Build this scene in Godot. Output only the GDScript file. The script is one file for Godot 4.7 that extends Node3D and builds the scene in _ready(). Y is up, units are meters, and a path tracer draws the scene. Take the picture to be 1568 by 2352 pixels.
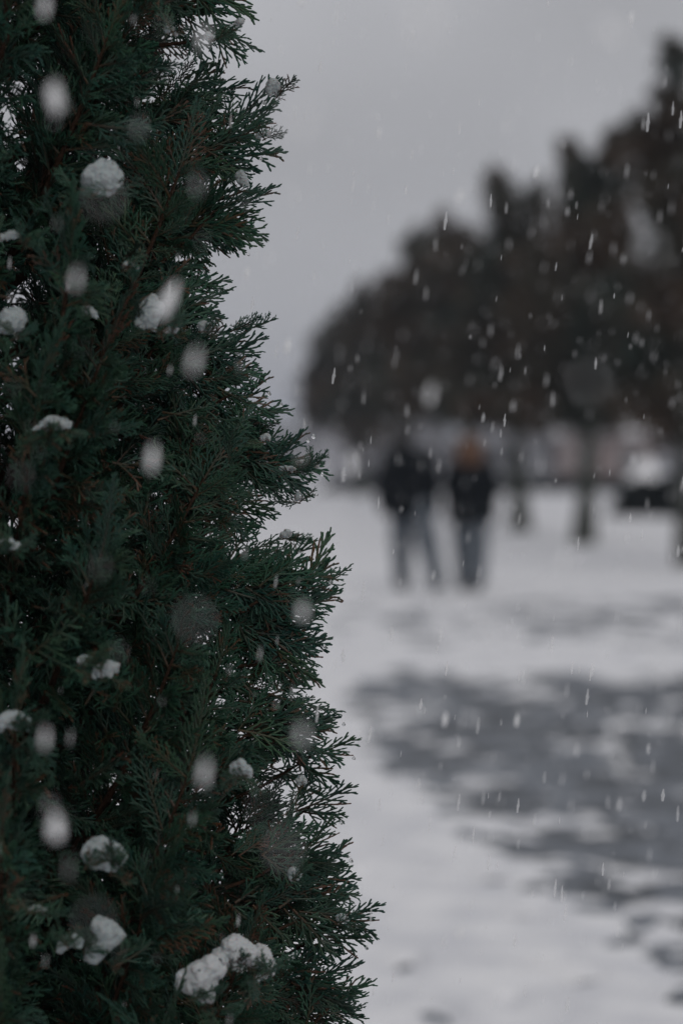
extends Node3D

const FOCAL := 5532.6            # focal length in pixels of a 1568 x 2352 picture
const PITCH := -0.02097          # the camera looks down by 1.2 degrees
const EYE := Vector3(0, 1.41, 0)
const FOCUS := 2.2
const TREE := Vector3(-0.33, 0, -2.2)

var rng := RandomNumberGenerator.new()
var used := {}
var M := {}
var lumps := FastNoiseLite.new()
var edge_curve: Array[Vector2] = []

# ---------------------------------------------------------------- naming
func numbered(called: String) -> String:
	var n: int = used.get(called, 0)
	used[called] = n + 1
	return called if n == 0 else "%s_%03d" % [called, n]

func tag(o: Node, label: String, category: String, group := "", kind := ""):
	o.set_meta("label", label)
	o.set_meta("category", category)
	if group: o.set_meta("group", group)
	if kind: o.set_meta("kind", kind)
	return o

func base(called: String, where := Vector3.ZERO) -> Node3D:
	var o := Node3D.new()
	o.name = numbered(called)
	o.position = where
	add_child(o, true)
	return o

func put(called: String, mesh: Mesh, m: Material, parent: Node3D = null) -> MeshInstance3D:
	var o := MeshInstance3D.new()
	o.name = called if parent else numbered(called)
	o.mesh = mesh
	o.material_override = m
	(parent if parent else self).add_child(o, true)
	return o

func copies(called: String, mesh: Mesh, m: Material, places: Array, tints: Array, parent: Node3D = null) -> MultiMeshInstance3D:
	var mm := MultiMesh.new()
	mm.transform_format = MultiMesh.TRANSFORM_3D
	mm.use_colors = tints.size() > 0
	mm.mesh = mesh
	mm.instance_count = places.size()
	for i in places.size():
		mm.set_instance_transform(i, places[i])
		if tints.size(): mm.set_instance_color(i, tints[i])
	var o := MultiMeshInstance3D.new()
	o.name = called if parent else numbered(called)
	o.multimesh = mm
	o.material_override = m
	(parent if parent else self).add_child(o, true)
	return o

# ---------------------------------------------------------------- mesh building
class Build:
	var v := PackedVector3Array()
	var n := PackedVector3Array()
	var c := PackedColorArray()
	var f := PackedInt32Array()
	func vert(p: Vector3, nn: Vector3, col := Color.WHITE) -> int:
		v.append(p); n.append(nn); c.append(col)
		return v.size() - 1
	func tri(a: int, b: int, d: int):
		if (v[b] - v[a]).cross(v[d] - v[a]).dot(n[a] + n[b] + n[d]) > 0.0:
			f.append(a); f.append(d); f.append(b)
		else:
			f.append(a); f.append(b); f.append(d)
	func quad(a: int, b: int, d: int, e: int):
		tri(a, b, d); tri(a, d, e)
	func mesh(colored := true) -> ArrayMesh:
		var arr := []
		arr.resize(Mesh.ARRAY_MAX)
		arr[Mesh.ARRAY_VERTEX] = v
		arr[Mesh.ARRAY_NORMAL] = n
		if colored: arr[Mesh.ARRAY_COLOR] = c
		arr[Mesh.ARRAY_INDEX] = f
		var m := ArrayMesh.new()
		m.add_surface_from_arrays(Mesh.PRIMITIVE_TRIANGLES, arr)
		return m
	# a tube along points with a radius and a colour at each; flat squeezes it along «up»
	func tube(p: PackedVector3Array, r: PackedFloat32Array, col: PackedColorArray, sides: int, up: Vector3, flat := 1.0):
		var before := -1
		for i in p.size():
			var t := (p[mini(i + 1, p.size() - 1)] - p[maxi(i - 1, 0)]).normalized()
			var x := t.cross(up)
			x = x.normalized() if x.length() > 0.01 else t.cross(Vector3(0.3, 0.9, 0.31)).normalized()
			var y := x.cross(t)
			var first := v.size()
			for k in sides:
				var a := TAU * (k + 0.5) / sides
				var nn := (x * cos(a) + y * sin(a) / flat).normalized()
				vert(p[i] + x * cos(a) * r[i] + y * sin(a) * r[i] * flat, nn, col[i])
			if before >= 0:
				for k in sides:
					var l := (k + 1) % sides
					quad(before + k, before + l, first + l, first + k)
			before = first
		var t_end := (p[-1] - p[-2]).normalized()
		var tip := vert(p[-1] + t_end * r[-1] * 0.6, t_end, col[-1])
		for k in sides:
			tri(before + k, before + (k + 1) % sides, tip)

# surface nets over a smooth union of tapered capsules [a, b, ra, rb]
func nets(b: Build, bones: Array, cell: float, soft: float, amp := 0.0, freq := 1.0, col := Color.WHITE):
	var lo := Vector3.INF
	var hi := -Vector3.INF
	for q in bones:
		var r: float = maxf(q[2], q[3]) + soft * 0.5 + cell * 3.0 + amp
		lo = lo.min((q[0] as Vector3).min(q[1]) - Vector3.ONE * r)
		hi = hi.max((q[0] as Vector3).max(q[1]) + Vector3.ONE * r)
	var nx := int((hi.x - lo.x) / cell) + 2
	var ny := int((hi.y - lo.y) / cell) + 2
	var nz := int((hi.z - lo.z) / cell) + 2
	var f := PackedFloat32Array()
	f.resize(nx * ny * nz)
	f.fill(1000.0)
	for q in bones:
		var pa: Vector3 = q[0]
		var pb: Vector3 = q[1]
		var ra: float = q[2]
		var rb: float = q[3]
		var r: float = maxf(ra, rb) + soft * 0.5 + cell * 3.0 + amp
		var l := ((pa.min(pb) - Vector3.ONE * r - lo) / cell).floor()
		var h := ((pa.max(pb) + Vector3.ONE * r - lo) / cell).ceil()
		var ab := pb - pa
		var len2 := maxf(ab.length_squared(), 1e-9)
		for k in range(maxi(0, int(l.z)), mini(nz, int(h.z) + 1)):
			for j in range(maxi(0, int(l.y)), mini(ny, int(h.y) + 1)):
				var at := (k * ny + j) * nx
				for i in range(maxi(0, int(l.x)), mini(nx, int(h.x) + 1)):
					var ap := lo + Vector3(i, j, k) * cell - pa
					var t := clampf(ap.dot(ab) / len2, 0.0, 1.0)
					var d := (ap - ab * t).length() - ra - (rb - ra) * t
					var old := f[at + i]
					if old < 500.0:
						var s := maxf(soft - absf(old - d), 0.0) / soft
						d = minf(old, d) - s * s * soft * 0.25
					f[at + i] = d
	if amp > 0.0:
		for k in nz:
			for j in ny:
				var at := (k * ny + j) * nx
				for i in nx:
					if absf(f[at + i]) < amp * 2.0 + cell * 2.0:
						f[at + i] += amp * lumps.get_noise_3dv((lo + Vector3(i, j, k) * cell) * freq)
	var ids := PackedInt32Array()
	ids.resize(f.size())
	ids.fill(-1)
	var off := [0, 1, nx, nx + 1, nx * ny, nx * ny + 1, nx * ny + nx, nx * ny + nx + 1]
	var cs := [Vector3(0, 0, 0), Vector3(1, 0, 0), Vector3(0, 1, 0), Vector3(1, 1, 0), Vector3(0, 0, 1), Vector3(1, 0, 1), Vector3(0, 1, 1), Vector3(1, 1, 1)]
	var ed := [[0, 1], [2, 3], [4, 5], [6, 7], [0, 2], [1, 3], [4, 6], [5, 7], [0, 4], [1, 5], [2, 6], [3, 7]]
	for k in nz - 1:
		for j in ny - 1:
			var at := (k * ny + j) * nx
			for i in nx - 1:
				var o := at + i
				if absf(f[o]) > cell * 2.5: continue
				var inside := 0
				for q in 8:
					if f[o + off[q]] < 0.0: inside += 1
				if inside == 0 or inside == 8: continue
				var sum := Vector3.ZERO
				var cnt := 0
				for e in ed:
					var fa := f[o + off[e[0]]]
					var fb := f[o + off[e[1]]]
					if (fa < 0.0) != (fb < 0.0):
						sum += (cs[e[0]] as Vector3).lerp(cs[e[1]], fa / (fa - fb))
						cnt += 1
				var g := Vector3(f[o + 1] - f[o], f[o + nx] - f[o], f[o + nx * ny] - f[o])
				g += Vector3(f[o + off[7]] - f[o + off[6]], f[o + off[7]] - f[o + off[5]], f[o + off[7]] - f[o + off[3]])
				ids[o] = b.vert(lo + (Vector3(i, j, k) + sum / cnt) * cell, g.normalized(), col)
	var step := [1, nx, nx * ny]
	for k in range(1, nz - 1):
		for j in range(1, ny - 1):
			var at := (k * ny + j) * nx
			for i in range(1, nx - 1):
				var o := at + i
				if absf(f[o]) > cell * 2.5: continue
				for ax in 3:
					if (f[o] < 0.0) == (f[o + step[ax]] < 0.0): continue
					var s1: int = step[(ax + 1) % 3]
					var s2: int = step[(ax + 2) % 3]
					var a := ids[o]
					var c2 := ids[o - s1]
					var d2 := ids[o - s1 - s2]
					var e2 := ids[o - s2]
					if a >= 0 and c2 >= 0 and d2 >= 0 and e2 >= 0:
						b.quad(a, c2, d2, e2)

# ---------------------------------------------------------------- places
func at(px: float, py: float, depth: float) -> Vector3:
	var d := Vector3((px - 784.0) / FOCAL, (1176.0 - py) / FOCAL, -1.0) * depth
	return EYE + d.rotated(Vector3.RIGHT, PITCH)

func seen_at(p: Vector3) -> Vector3:
	var d := (p - EYE).rotated(Vector3.RIGHT, -PITCH)
	return Vector3(784.0 + d.x / -d.z * FOCAL, 1176.0 - d.y / -d.z * FOCAL, -d.z)

func mat(color: Color, rough: float, spec := 0.5) -> StandardMaterial3D:
	var m := StandardMaterial3D.new()
	m.albedo_color = color.linear_to_srgb()
	m.roughness = rough
	m.metallic_specular = spec
	return m

func noise_tex(seed_: int, freq: float, a: Color, b: Color, octaves := 4) -> NoiseTexture2D:
	var n := FastNoiseLite.new()
	n.seed = seed_
	n.frequency = freq
	n.fractal_octaves = octaves
	var g := Gradient.new()
	g.set_color(0, a.linear_to_srgb())
	g.set_color(1, b.linear_to_srgb())
	g.set_offset(0, 0.25)
	g.set_offset(1, 0.75)
	var t := NoiseTexture2D.new()
	t.width = 512
	t.height = 512
	t.seamless = true
	t.noise = n
	t.color_ramp = g
	return t

func textured(seed_: int, freq: float, a: Color, b: Color, size: float, rough: float, spec := 0.5) -> StandardMaterial3D:
	var m := mat(Color.WHITE, rough, spec)
	m.albedo_texture = noise_tex(seed_, freq, a, b)
	m.uv1_triplanar = true
	m.uv1_world_triplanar = true
	m.uv1_scale = Vector3.ONE / size
	return m

# ================================================================ scene
func _ready():
	rng.seed = 20240117
	lumps.seed = 5
	lumps.frequency = 1.0
	lumps.fractal_octaves = 3
	camera_and_light()
	materials()
	ground()
	far_country()
	park_trees()
	people()
	arborvitae()
	snowfall()

func camera_and_light():
	var cam := Camera3D.new()
	cam.name = "camera"
	cam.position = EYE
	cam.rotation.x = PITCH
	cam.keep_aspect = Camera3D.KEEP_HEIGHT
	var lens := CameraAttributesPhysical.new()
	lens.frustum_focal_length = 56.4556       # 24 degrees high on a frame of 24 mm
	lens.frustum_focus_distance = FOCUS
	lens.frustum_near = 0.05
	lens.frustum_far = 4000.0
	lens.exposure_aperture = 2.3
	cam.fov = 24.0
	cam.near = 0.05
	cam.far = 4000.0
	cam.attributes = lens
	add_child(cam)
	cam.make_current()

	# an even overcast: a grey deck a little brighter overhead, with faint broad cloud
	var deck := FastNoiseLite.new()
	deck.seed = 31
	deck.frequency = 1.6
	deck.fractal_octaves = 3
	var im := Image.create(512, 256, false, Image.FORMAT_RGBF)
	for y in 256:
		var el := (0.5 - (y + 0.5) / 256.0) * PI
		for x in 512:
			var az := (x + 0.5) / 512.0 * TAU
			var dir := Vector3(cos(el) * sin(az), sin(el), -cos(el) * cos(az))
			var l := 0.374 * (1.0 + 0.5 * maxf(0.0, sin(el))) * (1.0 + 0.17 * deck.get_noise_3d(dir.x * 4.0, dir.y * 7.0, dir.z * 4.0))
			im.set_pixel(x, y, Color(l * 0.985, l * 0.995, l * 1.05))
	var sky := Sky.new()
	var sm := PanoramaSkyMaterial.new()
	sm.panorama = ImageTexture.create_from_image(im)
	sky.sky_material = sm
	var env := Environment.new()
	env.background_mode = Environment.BG_SKY
	env.sky = sky
	env.tonemap_mode = Environment.TONE_MAPPER_LINEAR
	env.tonemap_exposure = 1.0
	env.sdfgi_enabled = true
	env.ssao_enabled = true
	env.ssil_enabled = true
	env.fog_enabled = true
	env.fog_density = 0.0006
	env.fog_light_color = Color(0.80, 0.83, 0.90)
	var we := WorldEnvironment.new()
	we.name = "world"
	we.environment = env
	add_child(we)

	var sun := DirectionalLight3D.new()
	sun.name = "sun"
	sun.light_energy = 0.28
	sun.light_angular_distance = 40.0
	sun.light_color = Color(1.0, 0.98, 0.95)
	sun.shadow_enabled = true
	sun.rotation = Vector3(deg_to_rad(-42.0), deg_to_rad(20.0), 0)
	add_child(sun)

func materials():
	M.snow = textured(3, 0.012, Color(0.59, 0.595, 0.625), Color(0.745, 0.745, 0.76), 2.3, 0.75)
	M.field = textured(4, 0.010, Color(0.55, 0.555, 0.585), Color(0.70, 0.70, 0.72), 9.0, 0.8)
	M.slush = textured(6, 0.02, Color(0.065, 0.076, 0.094), Color(0.18, 0.20, 0.23), 0.9, 0.45)
	M.paving = textured(8, 0.03, Color(0.030, 0.037, 0.046), Color(0.060, 0.070, 0.083), 0.7, 0.5)
	var t := mat(Color.WHITE, 0.36, 0.30)            # scale leaves, wet
	t.vertex_color_use_as_albedo = true
	M.leaf = t
	for k in 4:
		var q := mat([Color(1, 1, 1), Color(0.78, 0.9, 1.0), Color(1.15, 1.12, 0.88), Color(0.95, 1.15, 1.05)][k], 0.36, 0.30)
		q.vertex_color_use_as_albedo = true
		M["leaf%d" % k] = q
	M.bark = textured(9, 0.03, Color(0.014, 0.009, 0.006), Color(0.050, 0.026, 0.016), 0.06, 0.8, 0.25)
	M.bark_far = textured(11, 0.02, Color(0.030, 0.034, 0.030), Color(0.075, 0.080, 0.070), 0.6, 0.9, 0.25)
	var far := mat(Color.WHITE, 0.85, 0.2)
	far.vertex_color_use_as_albedo = true
	far.cull_mode = BaseMaterial3D.CULL_DISABLED
	M.needles = far
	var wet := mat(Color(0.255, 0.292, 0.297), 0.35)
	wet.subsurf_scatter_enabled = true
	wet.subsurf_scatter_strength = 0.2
	var gn := FastNoiseLite.new()
	gn.seed = 77
	gn.frequency = 0.05
	gn.fractal_octaves = 3
	var gt := NoiseTexture2D.new()
	gt.width = 256
	gt.height = 256
	gt.seamless = true
	gt.as_normal_map = true
	gt.bump_strength = 6.0
	gt.noise = gn
	wet.normal_enabled = true
	wet.normal_texture = gt
	wet.uv1_triplanar = true
	wet.uv1_scale = Vector3.ONE * 60.0
	M.clump = wet
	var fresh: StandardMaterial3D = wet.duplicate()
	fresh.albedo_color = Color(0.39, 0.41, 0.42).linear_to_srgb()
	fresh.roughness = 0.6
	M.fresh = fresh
	var fl := mat(Color(0.95, 0.95, 0.955), 0.8)
	fl.backlight_enabled = true
	fl.backlight = Color(0.9, 0.9, 0.9)
	fl.albedo_color.a = 0.85
	fl.transparency = BaseMaterial3D.TRANSPARENCY_ALPHA
	M.flake = fl
	var ice: StandardMaterial3D = fl.duplicate()          # thin wet slivers of sleet let half the light through
	ice.albedo_color.a = 0.27
	ice.transparency = BaseMaterial3D.TRANSPARENCY_ALPHA
	M.ice = ice
	var dr := StandardMaterial3D.new()
	dr.albedo_color = Color(1, 1, 1, 0.0)
	dr.roughness = 0.0
	dr.refraction_enabled = true
	dr.refraction_scale = 0.033
	dr.transparency = BaseMaterial3D.TRANSPARENCY_ALPHA
	M.water = dr
	M.skin = mat(Color(0.42, 0.25, 0.18), 0.6)
	M.black_cloth = textured(15, 0.05, Color(0.006, 0.008, 0.010), Color(0.012, 0.014, 0.017), 0.3, 0.85, 0.18)
	M.jeans = textured(16, 0.05, Color(0.075, 0.088, 0.105), Color(0.125, 0.14, 0.16), 0.3, 0.9, 0.2)
	M.glove = mat(Color(0.016, 0.024, 0.030), 0.8)
	M.boots = mat(Color(0.012, 0.014, 0.017), 0.5)
	M.dark_hair = mat(Color(0.010, 0.009, 0.009), 0.5)
	M.ginger_hair = textured(17, 0.05, Color(0.065, 0.030, 0.015), Color(0.125, 0.058, 0.029), 0.1, 0.55)
	M.eye = mat(Color(0.6, 0.6, 0.6), 0.2)
	M.wall_pink = textured(18, 0.03, Color(0.19, 0.155, 0.15), Color(0.25, 0.205, 0.20), 2.0, 0.9)
	M.glass_dark = mat(Color(0.03, 0.035, 0.04), 0.15)
	M.frame = mat(Color(0.5, 0.5, 0.5), 0.6)

# ---------------------------------------------------------------- the ground
var tread := FastNoiseLite.new()
var grit := FastNoiseLite.new()
var prints: Array = []

func worn(x: float, d: float) -> float:      # how far the snow is trodden away, 0 to 1
	var xl := 0.0
	var k := [Vector2(4.5, 1.35), Vector2(6.0, 0.92), Vector2(6.7, 0.76), Vector2(8.8, 0.46), Vector2(11.0, 0.08), Vector2(14.0, -0.06), Vector2(17.0, -0.05), Vector2(20.0, 0.2)]
	for i in k.size() - 1:
		if d >= k[i].x and d < k[i + 1].x:
			xl = lerpf(k[i].y, k[i + 1].y, (d - k[i].x) / (k[i + 1].x - k[i].x))
	if d < 4.5: xl = 1.35
	var far_edge := 16.6 + 1.2 * tread.get_noise_2d(x * 0.5, 70.0)
	var w := smoothstep(-0.25, 0.35, x - xl) * (1.0 - smoothstep(far_edge - 2.2, far_edge + 0.9, d)) * (1.0 - smoothstep(4.0, 6.0, x))
	w *= lerpf(0.88, 1.0, smoothstep(8.2, 10.5, d))
	return maxf(w, lerpf(0.70, 0.88, smoothstep(0.8, 2.4, x)) * smoothstep(-1.0, 0.3, x) * smoothstep(16.8, 19.0, d) * (1.0 - smoothstep(23.5, 27.0, d)) * (1.0 - smoothstep(5.5, 7.0, x)))

func snow_height(x: float, d: float) -> float:
	var n1 := tread.get_noise_2d(x * 1.0, d * 1.0)
	var n2 := grit.get_noise_2d(x * 1.0, d * 1.0)
	var h := 0.034 + 0.010 * n1 + 0.006 * n2
	var w := worn(x, d)
	h -= w * (0.040 + 0.016 * lerpf(0.55, 1.0, smoothstep(7.5, 10.5, d)) * (1.0 - smoothstep(15.0, 17.5, d)) + 0.058 * n1 + 0.048 * n2)
	for p in prints:
		var dx: float = x - p[0]
		var dd: float = d - p[1]
		if absf(dx) > 0.4 or absf(dd) > 0.4: continue
		var a: float = p[2]
		var u := (dx * cos(a) - dd * sin(a)) / 0.052
		var q := (dx * sin(a) + dd * cos(a)) / 0.145
		var r := sqrt(u * u + q * q)
		h -= 0.046 * p[3] * (1.0 - smoothstep(0.55, 1.1, r)) - 0.006 * smoothstep(0.8, 1.15, r) * (1.0 - smoothstep(1.15, 1.7, r))
	return h

func slush_height(x: float, d: float) -> float:
	return 0.0 + 0.013 * grit.get_noise_2d(x * 0.7 + 40.0, d * 0.7) + 0.010 * tread.get_noise_2d(x * 0.8 + 90.0, d * 0.8)

func sheet(x0: float, x1: float, d0: float, d1: float, cell: float, height: Callable, m: Material, called: String):
	var nx := int((x1 - x0) / cell) + 1
	var nd := int((d1 - d0) / cell) + 1
	var b := Build.new()
	for j in nd:
		for i in nx:
			var x := x0 + i * cell
			var d := d0 + j * cell
			var h: float = height.call(x, d)
			var edge := minf(minf(x - x0, x1 - x), minf(d - d0, d1 - d))
			h = lerpf(-0.02, h, smoothstep(0.0, 0.35, edge + cell * 0.5))
			b.vert(Vector3(x, h, -d), Vector3.UP)
	for j in nd:
		for i in nx:
			var o := j * nx + i
			var l := b.v[o - 1].y if i > 0 else b.v[o].y
			var r := b.v[o + 1].y if i < nx - 1 else b.v[o].y
			var u := b.v[o - nx].y if j > 0 else b.v[o].y
			var w := b.v[o + nx].y if j < nd - 1 else b.v[o].y
			b.n[o] = Vector3((l - r) / (2.0 * cell), 1.0, (w - u) / (2.0 * cell)).normalized()
			if i < nx - 1 and j < nd - 1:
				b.quad(o, o + 1, o + nx + 1, o + nx)
	put(called, b.mesh(false), m).set_meta("kind", "structure")

func ground():
	rng.seed = 11
	tread.seed = 12; tread.frequency = 1.35; tread.fractal_octaves = 3
	grit.seed = 21; grit.frequency = 4.2; grit.fractal_octaves = 3
	# the footprints in the clean snow beside the trodden stretch, then two trails towards the walkers
	prints = [[0.17, 6.62, 0.15, 1.0], [0.24, 6.02, -0.2, 0.9], [0.55, 6.6, 0.5, 1.0], [0.64, 6.42, 0.4, 1.1], [0.50, 8.0, 0.2, 1.0], [0.30, 8.25, 0.1, 0.8],
		[0.07, 8.05, 0.3, 0.7], [0.20, 7.7, 0.5, 0.35], [0.42, 6.12, 0.1, 0.5], [0.90, 6.28, 0.3, 1.1], [0.55, 7.35, 0.4, 0.9], [0.62, 7.9, 0.2, 0.9], [0.82, 7.0, 0.5, 1.0], [0.93, 7.4, 0.2, 1.0], [0.66, 5.5, 0.2, 1.0], [0.45, 5.2, 0.0, 1.0]]
	for i in 40:
		var s := 17.0 + i * 0.68
		prints.append([0.55 + 0.006 * s + 0.08 * (i % 2) + rng.randf_range(-0.03, 0.03), s, rng.randf_range(-0.2, 0.2), 0.8])
		prints.append([1.25 + 0.004 * s + 0.08 * (i % 2) + rng.randf_range(-0.03, 0.03), s + 0.3, rng.randf_range(-0.2, 0.2), 0.8])
	var b := Build.new()
	for c in [Vector3(-2500, 0, 400), Vector3(2500, 0, 400), Vector3(2500, 0, -3000), Vector3(-2500, 0, -3000)]:
		b.vert(c + Vector3(0, -0.008, 0), Vector3.UP)
	b.quad(0, 1, 2, 3)
	put("ground", b.mesh(false), M.field).set_meta("kind", "structure")
	var p := Build.new()
	for c in [Vector3(-2.9, 0, -3.0), Vector3(7.9, 0, -3.0), Vector3(7.9, 0, -27.4), Vector3(-2.9, 0, -27.4)]:
		p.vert(c, Vector3.UP)
	p.quad(0, 1, 2, 3)
	put("path", p.mesh(false), M.paving).set_meta("kind", "structure")
	sheet(-2.8, 7.8, 3.1, 27.2, 0.06, slush_height, M.slush, "slush")
	sheet(-3.2, 8.2, 2.0, 20.6, 0.035, snow_height, M.snow, "snow_cover")
	sheet(-14.0, 16.0, 20.2, 62.0, 0.16, snow_height, M.snow, "snow_field")

# ---------------------------------------------------------------- what lies far off
func tuft_mesh(blades: int, spread: float, width: float) -> ArrayMesh:
	var b := Build.new()
	for i in blades:
		var d := Vector3(rng.randfn(), rng.randfn() * 0.8 + 0.35, rng.randfn()).normalized()
		var x := d.cross(Vector3(rng.randfn(), rng.randfn(), rng.randfn())).normalized()
		var nn := x.cross(d).normalized()
		var l := spread * rng.randf_range(0.6, 1.0)
		var s := d * spread * rng.randf_range(-0.2, 0.25)
		var p := b.vert(s - x * width * 0.4, nn)
		var q := b.vert(s + x * width * 0.4, nn)
		var r := b.vert(s + d * l * 0.55 + x * width * 0.6, nn)
		var t := b.vert(s + d * l, nn)
		var u := b.vert(s + d * l * 0.55 - x * width * 0.6, nn)
		b.quad(p, q, r, u)
		b.tri(u, r, t)
	return b.mesh(false)

func far_country():
	rng.seed = 22
	# a wooded hill far behind the park, seen through the falling snow
	var b := Build.new()
	var hn := FastNoiseLite.new()
	hn.seed = 44
	hn.frequency = 0.006
	var nx := 90
	for j in 12:
		for i in nx:
			var x := lerpf(-900, 900, i / float(nx - 1))
			var t := j / 11.0
			var z := lerpf(-640, -1200, t)
			var top := 26.0 + 10.0 * hn.get_noise_1d(x) + 4.0 * hn.get_noise_1d(x * 6.0)
			var y := top * sin(t * PI * 0.5) - 1.5 + 2.5 * hn.get_noise_2d(x * 9.0, z * 9.0) * t
			b.vert(Vector3(x, y, z), Vector3(0, 0.7, 0.7).normalized())
	for j in 11:
		for i in nx - 1:
			var o := j * nx + i
			b.quad(o, o + 1, o + nx + 1, o + nx)
	put("hills", b.mesh(false), textured(50, 0.03, Color(0.34, 0.35, 0.37), Color(0.52, 0.53, 0.56), 60.0, 0.95)).set_meta("kind", "structure")

	# the far-off wood behind the park: one bare grey mass
	var tuft := tuft_mesh(9, 0.9, 0.10)
	var places := []
	var tints := []
	for i in 5200:
		var x := rng.randf_range(-60, 75)
		var top := 2.9 + 2.2 * hn.get_noise_1d(x * 14.0) + 3.2 * hn.get_noise_1d(x * 60.0) + smoothstep(-6.0, -1.0, x) * 0.4
		var y := top * pow(rng.randf(), 0.75)
		var z := -rng.randf_range(150, 172)
		places.append(Transform3D(Basis(Vector3(rng.randfn(), rng.randfn(), rng.randfn()).normalized(), rng.randf() * TAU).scaled(Vector3.ONE * rng.randf_range(0.7, 1.3)), Vector3(x, y, z)))
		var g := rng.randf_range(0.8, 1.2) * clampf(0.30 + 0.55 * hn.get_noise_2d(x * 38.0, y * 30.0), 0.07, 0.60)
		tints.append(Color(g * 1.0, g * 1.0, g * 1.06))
	var wood := copies("distant_wood", tuft, M.needles, places, tints)
	tag(wood, "far-off grey wood of bare trees beyond the snowy park", "wood", "", "stuff")

	hedge("hedge", "long thin dark hedge at the far edge of the snow field", Vector3(-1.0, 0, -112), Vector3(19.0, 0, -108), 0.72, 1.0, 7000, false)
	hedge("hedge", "low dark hedge under the tall conifers with patches of snow on top", Vector3(6.9, 0, -61), Vector3(14.0, 0, -55), 0.95, 1.1, 7500, true)

	# the pale red house behind the trees
	var h := base("house", Vector3(0, 0, -140))
	tag(h, "small pale red walled house with snowy roof behind the tree trunks", "house")
	var x0 := 12.8
	box_part("wall", Vector3(x0, -0.1, -5), Vector3(x0 + 5.2, 2.9, 0), M.wall_pink, h)
	var r := Build.new()
	var ys := [2.9, 4.4, 2.9]
	var zs := [0.5, -2.5, -5.5]
	for k in 2:
		var nn := Vector3(0, 3.0, 1.5 if k == 0 else -1.5).normalized()
		for th in [0.0, 0.22]:
			var s := -1.0 if th == 0.0 else 1.0
			var q := [Vector3(x0 - 0.4, ys[k] + th, zs[k]), Vector3(x0 + 5.6, ys[k] + th, zs[k]), Vector3(x0 + 5.6, ys[k + 1] + th, zs[k + 1]), Vector3(x0 - 0.4, ys[k + 1] + th, zs[k + 1])]
			var id := []
			for c in q: id.append(r.vert(c, nn * s))
			r.quad(id[0], id[1], id[2], id[3])
		for e in [x0 - 0.4, x0 + 5.6]:
			var en := Vector3(-1 if e < x0 else 1, 0, 0)
			var id := [r.vert(Vector3(e, ys[k], zs[k]), en), r.vert(Vector3(e, ys[k + 1], zs[k + 1]), en), r.vert(Vector3(e, ys[k + 1] + 0.22, zs[k + 1]), en), r.vert(Vector3(e, ys[k] + 0.22, zs[k]), en)]
			r.quad(id[0], id[1], id[2], id[3])
		var fn := Vector3(0, 0, 1 if k == 0 else -1)
		var zz: float = zs[0] if k == 0 else zs[2]
		var fd := [r.vert(Vector3(x0 - 0.4, 2.9, zz), fn), r.vert(Vector3(x0 + 5.6, 2.9, zz), fn), r.vert(Vector3(x0 + 5.6, 3.12, zz), fn), r.vert(Vector3(x0 - 0.4, 3.12, zz), fn)]
		r.quad(fd[0], fd[1], fd[2], fd[3])
	for e in [x0, x0 + 5.2]:
		var en := Vector3(-1 if e == x0 else 1, 0, 0)
		r.tri(r.vert(Vector3(e, 2.9, 0), en), r.vert(Vector3(e, 2.9, -5), en), r.vert(Vector3(e, 4.38, -2.5), en))
	put("roof", r.mesh(false), M.snow, h)
	for k in 2:
		var wx := x0 + 0.8 + k * 2.6
		var w := box_part("window", Vector3(wx, 0.9, -0.02), Vector3(wx + 1.1, 2.1, 0.05), M.frame, h)
		box_part("pane", Vector3(wx + 0.08, 0.98, 0.0), Vector3(wx + 1.02, 2.02, 0.06), M.glass_dark, w)

	var sb := Build.new()
	nets(sb, [[Vector3(0, 0.1, 0), Vector3(0.5, 0.2, 0), 0.75, 0.6], [Vector3(-0.7, 0, 0.2), Vector3(-0.2, 0.3, 0), 0.5, 0.6], [Vector3(0.1, 0.6, 0), Vector3(0.3, 0.75, -0.1), 0.5, 0.42], [Vector3(1.0, 0, 0.1), Vector3(0.6, 0.2, 0), 0.45, 0.5]], 0.08, 0.3, 0.16, 1.3)
	var heap := put("snow_heap", sb.mesh(false), mat(Color(0.88, 0.88, 0.9), 0.8))
	heap.position = Vector3(11.2, 0.1, -90)
	heap.scale = Vector3(0.62, 1.25, 0.8)
	tag(heap, "white heap of snow standing behind the low dark hedge", "snow heap")

func box_part(called: String, a: Vector3, c: Vector3, m: Material, parent: Node3D) -> MeshInstance3D:
	var b := BoxMesh.new()
	b.size = c - a
	var o := put(called, b, m, parent)
	o.position = (a + c) * 0.5
	if parent is MeshInstance3D: o.position -= parent.position
	return o

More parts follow.
